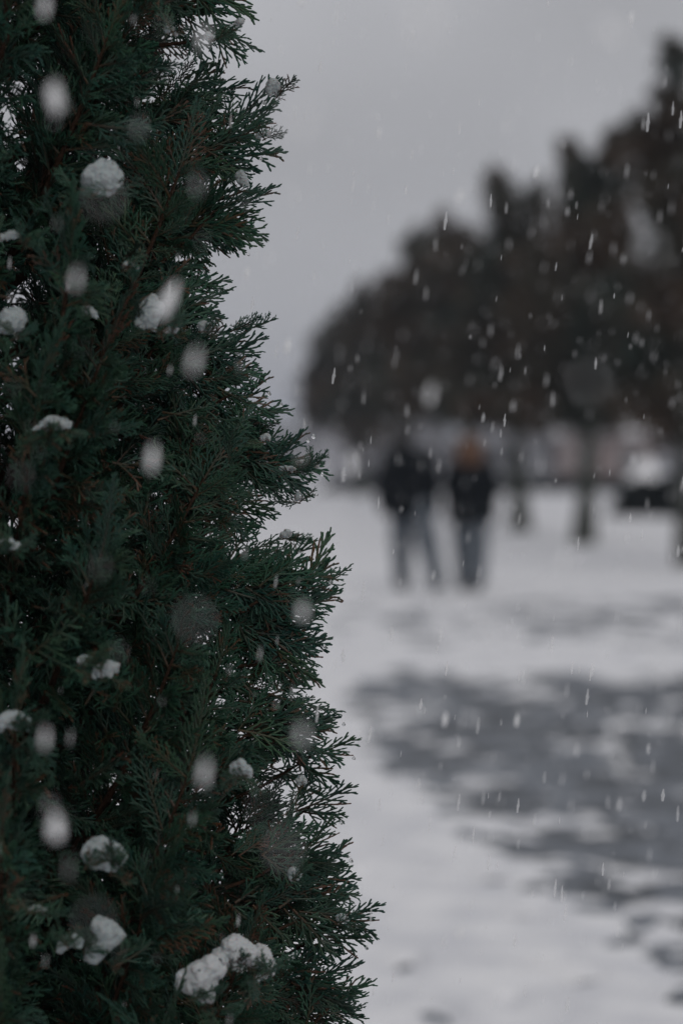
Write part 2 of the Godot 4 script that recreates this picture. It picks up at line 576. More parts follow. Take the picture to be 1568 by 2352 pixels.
func hedge(called: String, label: String, a: Vector3, c: Vector3, high: float, wide: float, count: int, snowy: bool):
	var h := base(called, a)
	tag(h, label, "hedge")
	var b := Build.new()
	for i in 26:
		var p := (c - a) * (i + 0.5) / 26.0
		var pts := PackedVector3Array([p, p + Vector3(rng.randf_range(-0.1, 0.1), high * 0.4, 0), p + Vector3(rng.randf_range(-0.25, 0.25), high * 0.8, rng.randf_range(-0.2, 0.2))])
		b.tube(pts, PackedFloat32Array([0.03, 0.022, 0.01]), PackedColorArray([Color.WHITE, Color.WHITE, Color.WHITE]), 5, Vector3.FORWARD)
	put("stem", b.mesh(false), M.bark_far, h).set_meta("kind", "stuff")
	var places := []
	var tints := []
	for i in count:
		var t := rng.randf()
		var top := high * (0.85 + 0.25 * lumps.get_noise_1d(t * 17.0 + high)) * smoothstep(0.0, 0.05, t)
		var y := top * sqrt(rng.randf())
		var p := (c - a) * t + Vector3(0, y, rng.randf_range(-wide, wide) * 0.5)
		places.append(Transform3D(Basis(Vector3(rng.randfn(), rng.randfn(), rng.randfn()).normalized(), rng.randf() * TAU), p))
		var g := rng.randf_range(0.7, 1.2)
		tints.append(Color(0.020, 0.027, 0.026) * g)
	copies("leaves", tuft_mesh(12, 0.24, 0.045), M.needles, places, tints, h).set_meta("kind", "stuff")
	if snowy:
		for i in 9:
			var s := Build.new()
			var t := 0.1 + 0.09 * i + rng.randf_range(-0.02, 0.02)
			var p := (c - a) * t + Vector3(0, high * 0.93, rng.randf_range(-0.2, 0.25))
			nets(s, [[p, p + Vector3(rng.randf_range(0.1, 0.3), 0.02, 0), 0.10, 0.08]], 0.04, 0.05, 0.03, 6.0)
			var o := put("snow_patch", s.mesh(false), M.snow)
			o.position = a
			tag(o, "small patch of snow lying on top of the low dark hedge", "snow patch", "snow patches on the low hedge")

# ---------------------------------------------------------------- the row of trees in the park
func park_trees():
	rng.seed = 33
	var tuft := tuft_mesh(16, 0.19, 0.022)
	park_tree("tallest conifer, cut by the right-hand edge, on a bare dark trunk", 31.5, 1580.0, 0.15, tuft,
		[[1546, 150, 22, 48], [1552, 235, 40, 60], [1490, 305, 30, 42], [1535, 370, 62, 70], [1505, 470, 58, 60], [1570, 520, 90, 120], [1535, 680, 90, 120], [1500, 800, 70, 80], [1560, 850, 110, 130], [1530, 940, 80, 60], [1610, 940, 120, 75], [1610, 400, 70, 110], [1650, 600, 110, 150], [1670, 800, 110, 130], [1590, 290, 40, 60]])
	park_tree("broad twin-topped conifer on a slim upright trunk, beside the tallest one", 40.0, 1350.0, 0.19, tuft,
		[[1322, 345, 26, 38], [1398, 352, 26, 36], [1336, 420, 46, 60], [1402, 440, 44, 70], [1345, 540, 88, 90], [1420, 580, 50, 60], [1300, 690, 105, 110], [1400, 730, 95, 120], [1345, 850, 130, 105], [1290, 920, 95, 50], [1420, 915, 95, 52], [1380, 960, 60, 40]])
	park_tree("dark conifer with one lone narrow tip, behind the brown-haired walker", 47.5, 1197.0, 0.21, tuft,
		[[1136, 415, 20, 36], [1150, 480, 32, 50], [1222, 470, 28, 42], [1190, 560, 66, 70], [1160, 670, 95, 100], [1240, 710, 95, 115], [1180, 840, 125, 105], [1140, 925, 105, 55], [1225, 935, 95, 55]])
	park_tree("round-crowned dark tree rising between the two walkers", 61.0, 1062.0, 0.16, tuft,
		[[1016, 520, 20, 30], [962, 565, 38, 42], [1062, 570, 52, 52], [1005, 640, 80, 80], [975, 750, 100, 100], [1060, 790, 105, 105], [1010, 880, 120, 75], [1080, 935, 85, 42]])
	park_tree("dark bushy tree just behind the walker in the black jacket", 80.0, 905.0, 0.18, tuft,
		[[828, 680, 18, 32], [892, 662, 32, 36], [862, 745, 58, 62], [925, 720, 60, 85], [900, 830, 100, 85], [860, 895, 95, 62], [925, 930, 75, 40]])
	park_tree("smallest and last dark tree at the far end of the row", 99.0, 826.0, 0.22, tuft,
		[[790, 745, 32, 42], [758, 805, 44, 56], [800, 850, 74, 70], [738, 880, 46, 56], [790, 935, 78, 48], [734, 930, 40, 48], [830, 985, 52, 48]])

func park_tree(label: String, depth: float, px: float, r0: float, tuft: Mesh, lobes: Array):
	var foot := at(px, 1060.0, depth)
	foot.y = 0.0
	var t := base("conifer", foot)
	tag(t, label, "tree", "row of dark trees in the park")
	var scale := depth / FOCAL
	var places := []
	var tints := []
	var centres := []
	var top := 0.0
	for l in lobes:
		var c := at(l[0], l[1], depth) - foot
		c.z += rng.randf_range(-0.8, 0.8)
		centres.append(c)
		top = maxf(top, c.y)
		var rx: float = l[2] * scale * 1.14
		var ry: float = l[3] * scale * 1.08
		var count := int(clampf(rx * ry * 800.0, 80.0, 2400.0))
		for i in count:
			var d := Vector3(rng.randfn(), rng.randfn(), rng.randfn()).normalized() * pow(rng.randf(), 0.42) * (1.0 if rng.randf() < 0.8 else rng.randf_range(1.0, 1.5))
			var p := c + Vector3(d.x * rx, d.y * ry, d.z * minf(rx * 1.1, 1.6))
			p += Vector3.ONE * 0.12 * lumps.get_noise_3dv(p * 2.0)
			places.append(Transform3D(Basis(Vector3(rng.randfn(), rng.randfn(), rng.randfn()).normalized(), rng.randf() * TAU).scaled(Vector3.ONE * rng.randf_range(0.7, 1.35)), p))
			var g := rng.randf_range(0.6, 1.3)
			var brown := clampf(0.62 + 0.9 * lumps.get_noise_3dv(p * 0.7 + foot), 0.0, 1.0)
			tints.append(Color(0.036, 0.056, 0.049).lerp(Color(0.094, 0.070, 0.054), brown) * g)
	var b := Build.new()
	var pts := PackedVector3Array()
	var rs := PackedFloat32Array()
	var cs := PackedColorArray()
	for i in 9:
		var s := i / 8.0
		pts.append(Vector3(0.10 * sin(s * 4.0 + px), s * top * 0.92, 0.08 * cos(s * 3.0 + px) - 0.08))
		rs.append(lerpf(r0, 0.02, pow(s, 0.8)) + (0.05 if i == 0 else 0.0))
		cs.append(Color.WHITE)
	b.tube(pts, rs, cs, 9, Vector3.FORWARD)
	put("trunk", b.mesh(false), M.bark_far, t)
	for c in centres:
		var y0: float = clampf(c.y - 0.5 * Vector2(c.x, c.z).length() - 0.2, 1.5, top * 0.9)
		var s0 := Vector3(0.10 * sin(y0 / (top * 0.92) * 4.0 + px), y0, 0.0)
		var lb := Build.new()
		lb.tube(PackedVector3Array([s0, s0.lerp(c, 0.5) - Vector3(0, 0.1, 0), c]), PackedFloat32Array([0.06, 0.04, 0.012]), PackedColorArray([Color.WHITE, Color.WHITE, Color.WHITE]), 6, Vector3(0.1, 0.2, 1))
		put("limb", lb.mesh(false), M.bark_far, t)
	copies("crown", tuft, M.needles, places, tints, t).set_meta("kind", "stuff")

# ---------------------------------------------------------------- the two walkers
func hand(b: Build, wrist: Vector3, dir: Vector3, palm_side: Vector3, thumb: float):
	var x := dir.cross(palm_side).normalized() * thumb
	var bones := [[wrist, wrist + dir * 0.03, 0.024, 0.027]]
	for k in 3: bones.append([wrist + dir * 0.02 + x * (k - 1) * 0.018, wrist + dir * 0.085 + x * (k - 1) * 0.022, 0.016, 0.014])
	nets(b, bones, 0.005, 0.012)
	for k in 4:
		var root := wrist + dir * 0.085 + x * (1.5 - k) * 0.0185
		var l: float = [0.068, 0.078, 0.072, 0.056][k]
		var mid := root + dir * l * 0.5 + palm_side * 0.010
		var end := mid + (dir + palm_side * 0.8).normalized() * l * 0.5
		nets(b, [[root - dir * 0.012, mid, 0.0095, 0.0088], [mid, end, 0.0088, 0.0072]], 0.003, 0.004)
	var tr := wrist + dir * 0.03 + x * 0.026
	nets(b, [[tr, tr + dir * 0.035 + x * 0.022 + palm_side * 0.008, 0.012, 0.010], [tr + dir * 0.035 + x * 0.022 + palm_side * 0.008, tr + dir * 0.062 + x * 0.024 + palm_side * 0.02, 0.010, 0.008]], 0.003, 0.005)

func walker(label: String, where: Vector3, j: Dictionary, hem: float, jacket_w: float, jacket: Material, trousers: Material, hair: Material, hair_bones: Array):
	var o := base("person", where)
	o.scale = Vector3(1.12, 1.02, 1.12)
	tag(o, label, "person", "two people walking through the snow")
	var fwd := Vector3(0, 0, -1)
	var b := Build.new()
	var hd: Vector3 = j.head
	# the whole figure as one surface
	var bones := [[j.pelvis, j.chest, 0.105, 0.11], [j.pelvis + Vector3(-0.06, 0, 0), j.pelvis + Vector3(0.06, 0, 0), 0.10, 0.10], [j.chest + Vector3(-0.09, 0.05, 0), j.chest + Vector3(0.09, 0.05, 0), 0.10, 0.10],
		[j.chest + Vector3(0, 0.1, 0), hd + Vector3(0, -0.09, 0.01), 0.07, 0.052]]
	for s in ["l", "r"]:
		bones.append([j["sh_" + s], j["el_" + s], 0.052, 0.042])
		bones.append([j["el_" + s], j["wr_" + s], 0.042, 0.028])
		bones.append([j["hip_" + s], j["kn_" + s], 0.078, 0.056])
		bones.append([j["kn_" + s], j["an_" + s], 0.056, 0.038])
		bones.append([j["an_" + s], j["an_" + s] + j["toe_" + s] * 0.13 + Vector3(0, -0.05, 0), 0.036, 0.028])
	nets(b, bones, 0.014, 0.05)
	nets(b, [[hd + Vector3(0, 0.02, 0.015), hd + Vector3(0, 0.025, -0.015), 0.088, 0.085], [hd + Vector3(0, -0.03, -0.02), hd + Vector3(0, -0.085, -0.055), 0.062, 0.036], [hd + Vector3(0, 0.0, -0.095), hd + Vector3(0, -0.022, -0.112), 0.011, 0.016],
		[hd + Vector3(-0.022, -0.055, -0.09), hd + Vector3(0.022, -0.055, -0.09), 0.010, 0.010], [hd + Vector3(-0.084, 0.01, 0.005), hd + Vector3(-0.086, -0.03, 0.0), 0.014, 0.010], [hd + Vector3(0.084, 0.01, 0.005), hd + Vector3(0.086, -0.03, 0.0), 0.014, 0.010], [hd + Vector3(0, -0.06, 0), hd + Vector3(0, -0.14, 0.01), 0.055, 0.055]], 0.007, 0.02)
	for s in ["l", "r"]:
		var dir: Vector3 = (j["wr_" + s] - j["el_" + s]).normalized()
		var gb := Build.new()
		hand(gb, j["wr_" + s], dir, Vector3(1 if s == "l" else -1, 0, -0.2).normalized(), 1.0)
		put("glove", gb.mesh(false), M.glove, o)
	put("body", b.mesh(false), M.skin, o)
	for x in [-0.032, 0.032]:
		var e := Build.new()
		nets(e, [[hd + Vector3(x, 0.012, -0.082), hd + Vector3(x, 0.012, -0.083), 0.012, 0.012]], 0.003, 0.003)
		put("eye", e.mesh(false), M.eye, o)
	# clothes over it
	var k := Build.new()
	var low := Vector3(j.pelvis.x, hem + 0.10, j.pelvis.z)
	var jb := [[low + Vector3(-jacket_w * 0.42, 0, 0), j.chest + Vector3(-jacket_w * 0.42, 0, 0), 0.12, 0.135], [low + Vector3(jacket_w * 0.42, 0, 0), j.chest + Vector3(jacket_w * 0.42, 0, 0), 0.12, 0.135], [low, j.chest, 0.155, 0.16],
		[j.sh_l, j.sh_r, 0.075, 0.075], [j.chest + Vector3(0, 0.08, 0), hd + Vector3(0, -0.13, 0.02), 0.12, 0.075]]
	for s in ["l", "r"]:
		jb.append([j["sh_" + s], j["el_" + s], 0.078, 0.062])
		jb.append([j["el_" + s], j["wr_" + s] + (j["wr_" + s] - j["el_" + s]).normalized() * 0.0, 0.062, 0.045])
	nets(k, jb, 0.015, 0.05, 0.012, 14.0)
	put("jacket", k.mesh(false), jacket, o)
	var tr := Build.new()
	var tb := [[j.pelvis + Vector3(-0.05, 0, 0), j.pelvis + Vector3(0.05, 0, 0), 0.125, 0.125]]
	for s in ["l", "r"]:
		tb.append([j["hip_" + s], j["kn_" + s], 0.125, 0.10])
		tb.append([j["kn_" + s], j["an_" + s] + Vector3(0, 0.03, 0), 0.098, 0.086])
	nets(tr, tb, 0.015, 0.05, 0.010, 12.0)
	put("trousers", tr.mesh(false), trousers, o)
	for s in ["l", "r"]:
		var bt := Build.new()
		var an: Vector3 = j["an_" + s]
		var toe: Vector3 = j["toe_" + s]
		nets(bt, [[an + Vector3(0, 0.07, 0), an, 0.062, 0.058], [an + Vector3(0, -0.03, 0) - toe * 0.03, an + toe * 0.15 + Vector3(0, -0.045, 0), 0.05, 0.042], [an + Vector3(0, -0.055, 0) - toe * 0.04, an + toe * 0.16 + Vector3(0, -0.058, 0), 0.034, 0.032]], 0.010, 0.03)
		put("boot", bt.mesh(false), M.boots, o)
	var hb := Build.new()
	var list := []
	for q in hair_bones: list.append([hd + q[0], hd + q[1], q[2], q[3]])
	nets(hb, list, 0.008, 0.03, 0.008, 40.0)
	put("hair", hb.mesh(false), hair, o)

func people():
	rng.seed = 44
	var a := {"pelvis": Vector3(0.02, 0.94, 0), "chest": Vector3(0.0, 1.30, 0.0), "head": Vector3(-0.05, 1.635, -0.02),
		"sh_l": Vector3(-0.17, 1.42, 0), "el_l": Vector3(-0.25, 1.16, 0.06), "wr_l": Vector3(-0.27, 0.93, -0.03), "sh_r": Vector3(0.17, 1.41, 0), "el_r": Vector3(0.22, 1.15, 0.02), "wr_r": Vector3(0.19, 0.93, -0.12),
		"hip_l": Vector3(-0.07, 0.90, -0.02), "kn_l": Vector3(-0.07, 0.50, -0.16), "an_l": Vector3(-0.06, 0.10, -0.17), "toe_l": Vector3(-0.2, 0, -1).normalized(),
		"hip_r": Vector3(0.11, 0.90, 0.02), "kn_r": Vector3(0.175, 0.50, 0.06), "an_r": Vector3(0.25, 0.12, 0.30), "toe_r": Vector3(-0.1, 0, -1).normalized()}
	walker("person in a black jacket and blue-grey trousers in mid stride, left one of two", Vector3(0.723, 0.028, -25.8), a, 0.78, 0.37, M.black_cloth, M.jeans, M.dark_hair,
		[[Vector3(0, 0.035, 0.02), Vector3(0, 0.03, -0.02), 0.112, 0.104], [Vector3(0, -0.02, 0.04), Vector3(0, -0.09, 0.05), 0.095, 0.075]])
	var c := {"pelvis": Vector3(0.0, 0.86, 0), "chest": Vector3(0.0, 1.18, 0.0), "head": Vector3(-0.02, 1.475, -0.02),
		"sh_l": Vector3(-0.15, 1.29, 0), "el_l": Vector3(-0.19, 1.05, 0.06), "wr_l": Vector3(-0.17, 0.84, -0.05), "sh_r": Vector3(0.15, 1.29, 0), "el_r": Vector3(0.20, 1.05, 0.02), "wr_r": Vector3(0.16, 0.85, -0.10),
		"hip_l": Vector3(-0.07, 0.83, 0), "kn_l": Vector3(-0.065, 0.46, -0.08), "an_l": Vector3(-0.07, 0.10, 0.02), "toe_l": Vector3(-0.1, 0, -1).normalized(),
		"hip_r": Vector3(0.07, 0.83, 0), "kn_r": Vector3(0.06, 0.46, 0.0), "an_r": Vector3(0.055, 0.11, 0.16), "toe_r": Vector3(0.1, 0, -1).normalized()}
	walker("person with full ginger-brown hair in a long black coat, right one of two", Vector3(1.386, 0.028, -25.8), c, 0.69, 0.29, M.black_cloth, M.jeans, M.ginger_hair,
		[[Vector3(0, 0.035, 0.02), Vector3(0, 0.03, -0.02), 0.122, 0.112], [Vector3(-0.05, -0.02, 0.04), Vector3(-0.07, -0.12, 0.05), 0.085, 0.06], [Vector3(0.05, -0.02, 0.04), Vector3(0.08, -0.12, 0.05), 0.085, 0.06], [Vector3(0, -0.02, 0.06), Vector3(0, -0.13, 0.08), 0.085, 0.06]])

# ---------------------------------------------------------------- the arborvitae close to the lens
func twig(b: Build, p0: Vector3, dir: Vector3, bend: Vector3, length: float, r0: float, r1: float, c0: Color, c1: Color, sides: int) -> Array:
	var n := maxi(3, int(length / 0.0016))
	var p := PackedVector3Array()
	var r := PackedFloat32Array()
	var c := PackedColorArray()
	var ph := rng.randf() * TAU
	for i in n + 1:
		var t := i / float(n)
		p.append(p0 + dir * length * t + bend * length * t * t)
		var knob := 1.0 + 0.20 * sin(length * t / 0.0023 * TAU * 0.5 + ph)
		var tip := 1.0 if t < 0.85 else lerpf(1.0, 0.72, (t - 0.85) / 0.15)
		r.append(lerpf(r0, r1, t) * knob * tip)
		c.append(c0.lerp(c1, t))
	b.tube(p, r, c, sides, Vector3(0, 0, 1), 0.72)
	return [p, n]

func spray_mesh(length: float, width: float, browned: float, bushy := 0.0, open := 1.0) -> ArrayMesh:
	var b := Build.new()
	var green := Color(0.017, 0.050, 0.037)
	var young := Color(0.036, 0.078, 0.048)
	var brown := Color(0.058, 0.032, 0.020)
	var rust := Color(0.085, 0.042, 0.026)
	var axis_bend := Vector3(rng.randf_range(-0.22, 0.22), 0, rng.randf_range(-0.2, 0.2))
	twig(b, Vector3.ZERO, Vector3(0, 1, 0), axis_bend, length, 0.0016, 0.0011, brown.lerp(green, 0.15), green, 5)
	var side := 1.0
	var y := 0.006 + rng.randf() * 0.004
	while y < length * 0.975:
		var t := y / length
		side = -side
		var ang := deg_to_rad(lerpf(46.0, 30.0, t) + rng.randf_range(-6, 6))
		var tilt := rng.randf_range(-0.16, 0.16) + bushy * rng.randf_range(-1.0, 1.0)
		var ax := (Vector3(0, 1, 0) + axis_bend * 2.0 * t).normalized()
		var dir := (ax * cos(ang) + Vector3(side, 0, 0) * sin(ang) + Vector3(0, 0, tilt)).normalized()
		var p0 := Vector3(0, 1, 0) * y + axis_bend * length * t * t
		var l2 := width * (0.35 + 0.65 * sin(PI * clampf(t * 0.9 + 0.18, 0.0, 1.0))) * pow(1.02 - t, 0.45) * rng.randf_range(0.72, 1.15) + 0.004
		if rng.randf() < 0.06: l2 *= 0.4
		var cb := green.lerp(young, rng.randf())
		var bend2 := Vector3(0, 0.22, rng.randf_range(-0.14, 0.06) - 0.3 * bushy)
		var red := rng.randf() < browned
		twig(b, p0, dir, bend2, l2, 0.00138 * sqrt(open), 0.00112 * sqrt(open), brown.lerp(green, 0.7), rust if red else cb, 4)
		var s := 0.004 + rng.randf() * 0.002
		var side2 := side
		while s < l2 * 0.93:
			var u := s / l2
			side2 = -side2
			var a3 := deg_to_rad(34.0 + rng.randf_range(-7, 7))
			var d2 := (dir + bend2 * 2.0 * u).normalized()
			var across := Vector3(d2.y, -d2.x, 0).normalized() * side2
			var d3 := (d2 * cos(a3) + across * sin(a3) + Vector3(0, 0, rng.randf_range(-0.22, 0.22) * (1.0 + 2.5 * bushy))).normalized()
			var l3 := minf(lerpf(0.0125, 0.006, u) * rng.randf_range(0.6, 1.2), l2 * 0.6)
			twig(b, p0 + dir * s + bend2 * l2 * u * u, d3, d2 * 0.12, l3, 0.00120 * sqrt(open), 0.00108 * sqrt(open), green, rust if red and rng.randf() < 0.6 else cb, 4)
			s += rng.randf_range(0.0048, 0.0070) * open
		y += rng.randf_range(0.0036, 0.0052) * open
	return b.mesh()

func silhouette(y: float) -> float:      # how far the crown reaches on the side of the walkers
	for i in edge_curve.size() - 1:
		if y <= edge_curve[i].x and y > edge_curve[i + 1].x:
			return lerpf(edge_curve[i].y, edge_curve[i + 1].y, (edge_curve[i].x - y) / (edge_curve[i].x - edge_curve[i + 1].x))
	return reach_cone(y)

func reach_cone(y: float) -> float:
	return maxf(0.02, (0.44 - 0.0994 * y) * smoothstep(-0.15, 0.35, y))

func reach(y: float, az: float) -> float:
	var c := reach_cone(y) * (0.95 + 0.13 * lumps.get_noise_3d(cos(az) * 1.5, y * 5.0, sin(az) * 1.5))
	return lerpf(c, silhouette(y) * 0.91, smoothstep(0.45, 0.9, cos(az)))

func frame_of(dir: Vector3, normal: Vector3) -> Basis:
	var x := dir.cross(normal).normalized()
	return Basis(x, dir, x.cross(dir).normalized())

func arborvitae():
	rng.seed = 55
	for q in [[-60, 505], [0, 515], [150, 555], [300, 585], [450, 555], [580, 500], [650, 440], [720, 500], [800, 555], [900, 575], [1000, 615], [1100, 680], [1190, 620], [1300, 690], [1400, 692], [1500, 692], [1600, 640], [1700, 725], [1800, 735], [1900, 735], [2000, 775], [2090, 835], [2200, 795], [2300, 805], [2420, 815]]:
		var p := at(q[1], q[0], FOCUS)
		edge_curve.append(Vector2(p.y, p.x - TREE.x))
	var tree := base("arborvitae", TREE)
	tag(tree, "dense dark green arborvitae with wet scale-leaf sprays and clumps of snow", "tree")
	var sprays := []
	for k in 8:
		sprays.append(spray_mesh(rng.randf_range(0.085, 0.125), rng.randf_range(0.026, 0.036), [0.03, 0.10, 0.04, 0.18, 0.05, 0.12, 0.03, 0.3][k]))
	for k in 6: sprays.append(spray_mesh(rng.randf_range(0.055, 0.075), rng.randf_range(0.022, 0.028), [0.04, 0.12, 0.02, 0.2, 0.06, 0.08][k], rng.randf_range(0.6, 1.0)))
	for k in 5: sprays.append(spray_mesh(rng.randf_range(0.062, 0.085), rng.randf_range(0.022, 0.030), [0.05, 0.25, 0.08, 0.12, 0.4][k], 0.12, 1.3))
	# trunk
	var b := Build.new()
	var pts := PackedVector3Array()
	var rs := PackedFloat32Array()
	var cs := PackedColorArray()
	for i in 15:
		var y := i * 0.3
		pts.append(Vector3(0.008 * sin(y * 3.0), y, 0.008 * cos(y * 2.3)))
		rs.append(lerpf(0.036, 0.003, i / 14.0) + (0.012 if i == 0 else 0.0))
		cs.append(Color.WHITE)
	b.tube(pts, rs, cs, 12, Vector3.FORWARD)
	put("trunk", b.mesh(false), M.bark, tree)
	# limbs that rise from it, and the sprays along them
	var all := []                              # [transform, variant, showing]
	var limbs := 236
	for i in limbs:
		var az := i * 2.39996 + rng.randf_range(-0.3, 0.3)
		var y1 := 0.30 + 4.0 * (1.0 - sqrt(1.0 - 0.96 * (i + 0.5) / limbs)) + rng.randf_range(-0.05, 0.05)
		var out := Vector3(cos(az), 0, sin(az))
		var r1 := reach(y1, az) * rng.randf_range(0.80, 0.93)
		var rise := r1 * rng.randf_range(0.9, 1.5)
		var y0 := maxf(0.06, y1 - rise)
		var a := out * 0.02 + Vector3(0, y0, 0)
		var e := out * r1 + Vector3(0, y1, 0)
		var m := out * r1 * 0.62 + Vector3(0, y0 + (y1 - y0) * 0.30, 0) + Vector3(-out.z, 0, out.x) * rng.randf_range(-0.03, 0.03)
		var lp := PackedVector3Array()
		var lr := PackedFloat32Array()
		var lc := PackedColorArray()
		for s in 9:
			var t := s / 8.0
			lp.append(a.lerp(m, t).lerp(m.lerp(e, t), t))
			lr.append(lerpf(0.0055, 0.0012, t))
			lc.append(Color.WHITE)
		var lb := Build.new()
		lb.tube(lp, lr, lc, 6, Vector3(-out.z, 0.1, out.x))
		put("limb", lb.mesh(false), M.bark, tree)
		var length := a.distance_to(m) + m.distance_to(e)
		var roll := rng.randf_range(-0.5, 0.5)
		var s := length * 0.12
		var turn := 1.0
		while s < length:
			var t := s / length
			var p := a.lerp(m, t).lerp(m.lerp(e, t), t)
			var tan := ((m - a) * (1.0 - t) + (e - m) * t).normalized()
			var normal := Vector3(-out.z, 0, out.x).rotated(tan, roll + rng.randf_range(-0.7, 0.7))
			turn = -turn
			var dir := tan.rotated(Vector3(-out.z, 0, out.x), turn * deg_to_rad(rng.randf_range(22, 62)))
			dir = (dir + Vector3(-out.z, 0, out.x) * rng.randf_range(-0.55, 0.55) + Vector3(0, -0.12, 0)).normalized()
			normal = (normal - dir * normal.dot(dir)).normalized()
			var sc := rng.randf_range(0.65, 1.05) * lerpf(0.85, 1.0, t)
			var flat := rng.randf() < (0.40 if cos(az) > 0.6 else 0.06)
			if not flat: dir = (dir + Vector3(0, -0.30, 0) * rng.randf()).normalized()
			normal = (normal - dir * normal.dot(dir)).normalized()
			sc *= 0.85 if flat else 0.98
			# keep inside the crown
			var tip := p + dir * (0.105 if flat else 0.07) * sc
			var over := Vector2(tip.x, tip.z).length() - reach(tip.y, atan2(tip.z, tip.x))
			if over > 0.0: sc *= clampf(1.0 - over / 0.07, 0.4, 1.0)
			all.append([Transform3D(frame_of(dir, normal).scaled(Vector3.ONE * sc), p), rng.randi() % 8 if flat else 8 + rng.randi() % 6])
			s += rng.randf_range(0.0048, 0.0072)
		var ed := (e - m).normalized()
		all.append([Transform3D(frame_of(ed, Vector3(-out.z, 0, out.x).rotated(ed, roll)).scaled(Vector3.ONE * rng.randf_range(0.6, 0.9)), e - ed * 0.02), rng.randi() % 8])
	# older sprays deep inside, round the trunk
	for i in 2400:
		var az := rng.randf() * TAU
		var y := 0.25 + 3.9 * (1.0 - sqrt(rng.randf()))
		var out := Vector3(cos(az), 0, sin(az))
		var p := out * reach_cone(y) * rng.randf_range(0.12, 0.66) + Vector3(0, y, 0)
		var d2 := (out * rng.randf_range(0.2, 1.0) + Vector3(0, rng.randf_range(-0.3, 0.9), 0) + Vector3(-out.z, 0, out.x) * rng.randf_range(-0.9, 0.9)).normalized()
		var nn := d2.cross(Vector3(rng.randfn(), rng.randfn(), rng.randfn())).normalized()
		all.append([Transform3D(frame_of(d2, nn).scaled(Vector3.ONE * rng.randf_range(0.8, 1.2)), p), 8 + rng.randi() % 6])
	# sprays that stand out along the edge against the sky and the snow: tip, direction, length
	for q in [[605, 30, -18, 210], [612, 125, -25, 190], [640, 165, 50, 270], [652, 240, 35, 260], [632, 300, 15, 220], [628, 362, -28, 200], [656, 446, 18, 240], [612, 545, -8, 220], [600, 500, 6, 200], [558, 592, -30, 190], [530, 628, 20, 160],
		[543, 655, 25, 160], [528, 688, -20, 170], [607, 754, 35, 200], [601, 826, -10, 200], [580, 790, 15, 170], [636, 868, 38, 200], [675, 926, 16, 220], [642, 966, -28, 170], [722, 995, 38, 230], [766, 1081, -6, 290], [728, 1132, -28, 220],
		[642, 1180, -20, 160], [681, 1228, 20, 150], [668, 1265, 35, 140], [772, 1212, 62, 260], [788, 1297, 35, 240], [785, 1330, 5, 220], [795, 1379, 15, 270], [742, 1440, -28, 200], [771, 1478, 12, 220], [736, 1540, -35, 200], [733, 1594, -45, 170],
		[722, 1628, 15, 220], [778, 1630, 20, 250], [792, 1660, -22, 200], [834, 1710, 14, 270], [788, 1768, -35, 200], [829, 1818, 18, 240], [790, 1878, 40, 180], [822, 1940, 35, 210], [815, 2000, 10, 180], [823, 2036, 25, 170], [891, 2090, 18, 310],
		[862, 2170, -40, 240], [838, 2200, 20, 150], [859, 2243, 35, 230], [838, 2290, 10, 180], [849, 2342, -12, 200], [590, 210, 5, 200], [600, 420, 30, 180], [700, 1020, 10, 200], [690, 1100, -12, 200], [740, 1250, 30, 200], [730, 1420, 0, 200], [780, 1690, 0, 220], [800, 1960, 0, 200], [850, 2110, -8, 220], [830, 2260, 0, 200]]:
		var depth := FOCUS + rng.randf_range(-0.025, 0.03)
		var tip := at(q[0], q[1], depth) - TREE
		var ang := deg_to_rad(q[2])
		var dir := Vector3(cos(ang), sin(ang), rng.randf_range(-0.18, 0.18)).normalized()
		var far: float = q[3] * 0.3977e-3
		for k in 8:
			var at_tip := k == 0
			var l := minf(far * 0.95, rng.randf_range(0.060, 0.082)) if at_tip else rng.randf_range(0.042, 0.066)
			var swing := 0.0 if at_tip else (0.62 if k % 2 == 0 else -0.62) * rng.randf_range(0.6, 1.25)
			var d2 := dir.rotated(Vector3(0, 0, 1), swing)
			d2 = (d2 + Vector3(0, 0, rng.randf_range(-0.3, 0.3) * (0.4 if at_tip else 1.0))).normalized()
			var v := 14 + rng.randi() % 5 if k < 4 else rng.randi() % 14
			var box := (sprays[v] as ArrayMesh).get_aabb()
			var basis := frame_of(d2, (Vector3(0, 0, 1).rotated(d2, rng.randf_range(-0.6, 0.6)) - d2 * d2.z).normalized()).scaled(Vector3.ONE * l / box.end.y)
			if at_tip: basis.x *= 0.68          # the leading shoots are narrow
			var foot := tip - basis.y.normalized() * l if at_tip else tip - dir * (l * 0.75 + 0.016 + far * 0.115 * k)
			all.append([Transform3D(basis, foot), v, -1.0])
		var back := tip - dir * 0.05
		var inner := tip - dir * far * 1.15 - Vector3(0.02, 0.03, 0)
		var stem := Build.new()
		stem.tube(PackedVector3Array([inner, inner.lerp(back, 0.5) - Vector3(0, 0.004, 0), back]), PackedFloat32Array([0.0020, 0.0015, 0.0011]), PackedColorArray([Color.WHITE, Color.WHITE, Color.WHITE]), 6, Vector3(0, 0, 1))
		put("limb", stem.mesh(false), M.bark, tree)
	var gaps := snow_on_tree()
	rng.seed = 56
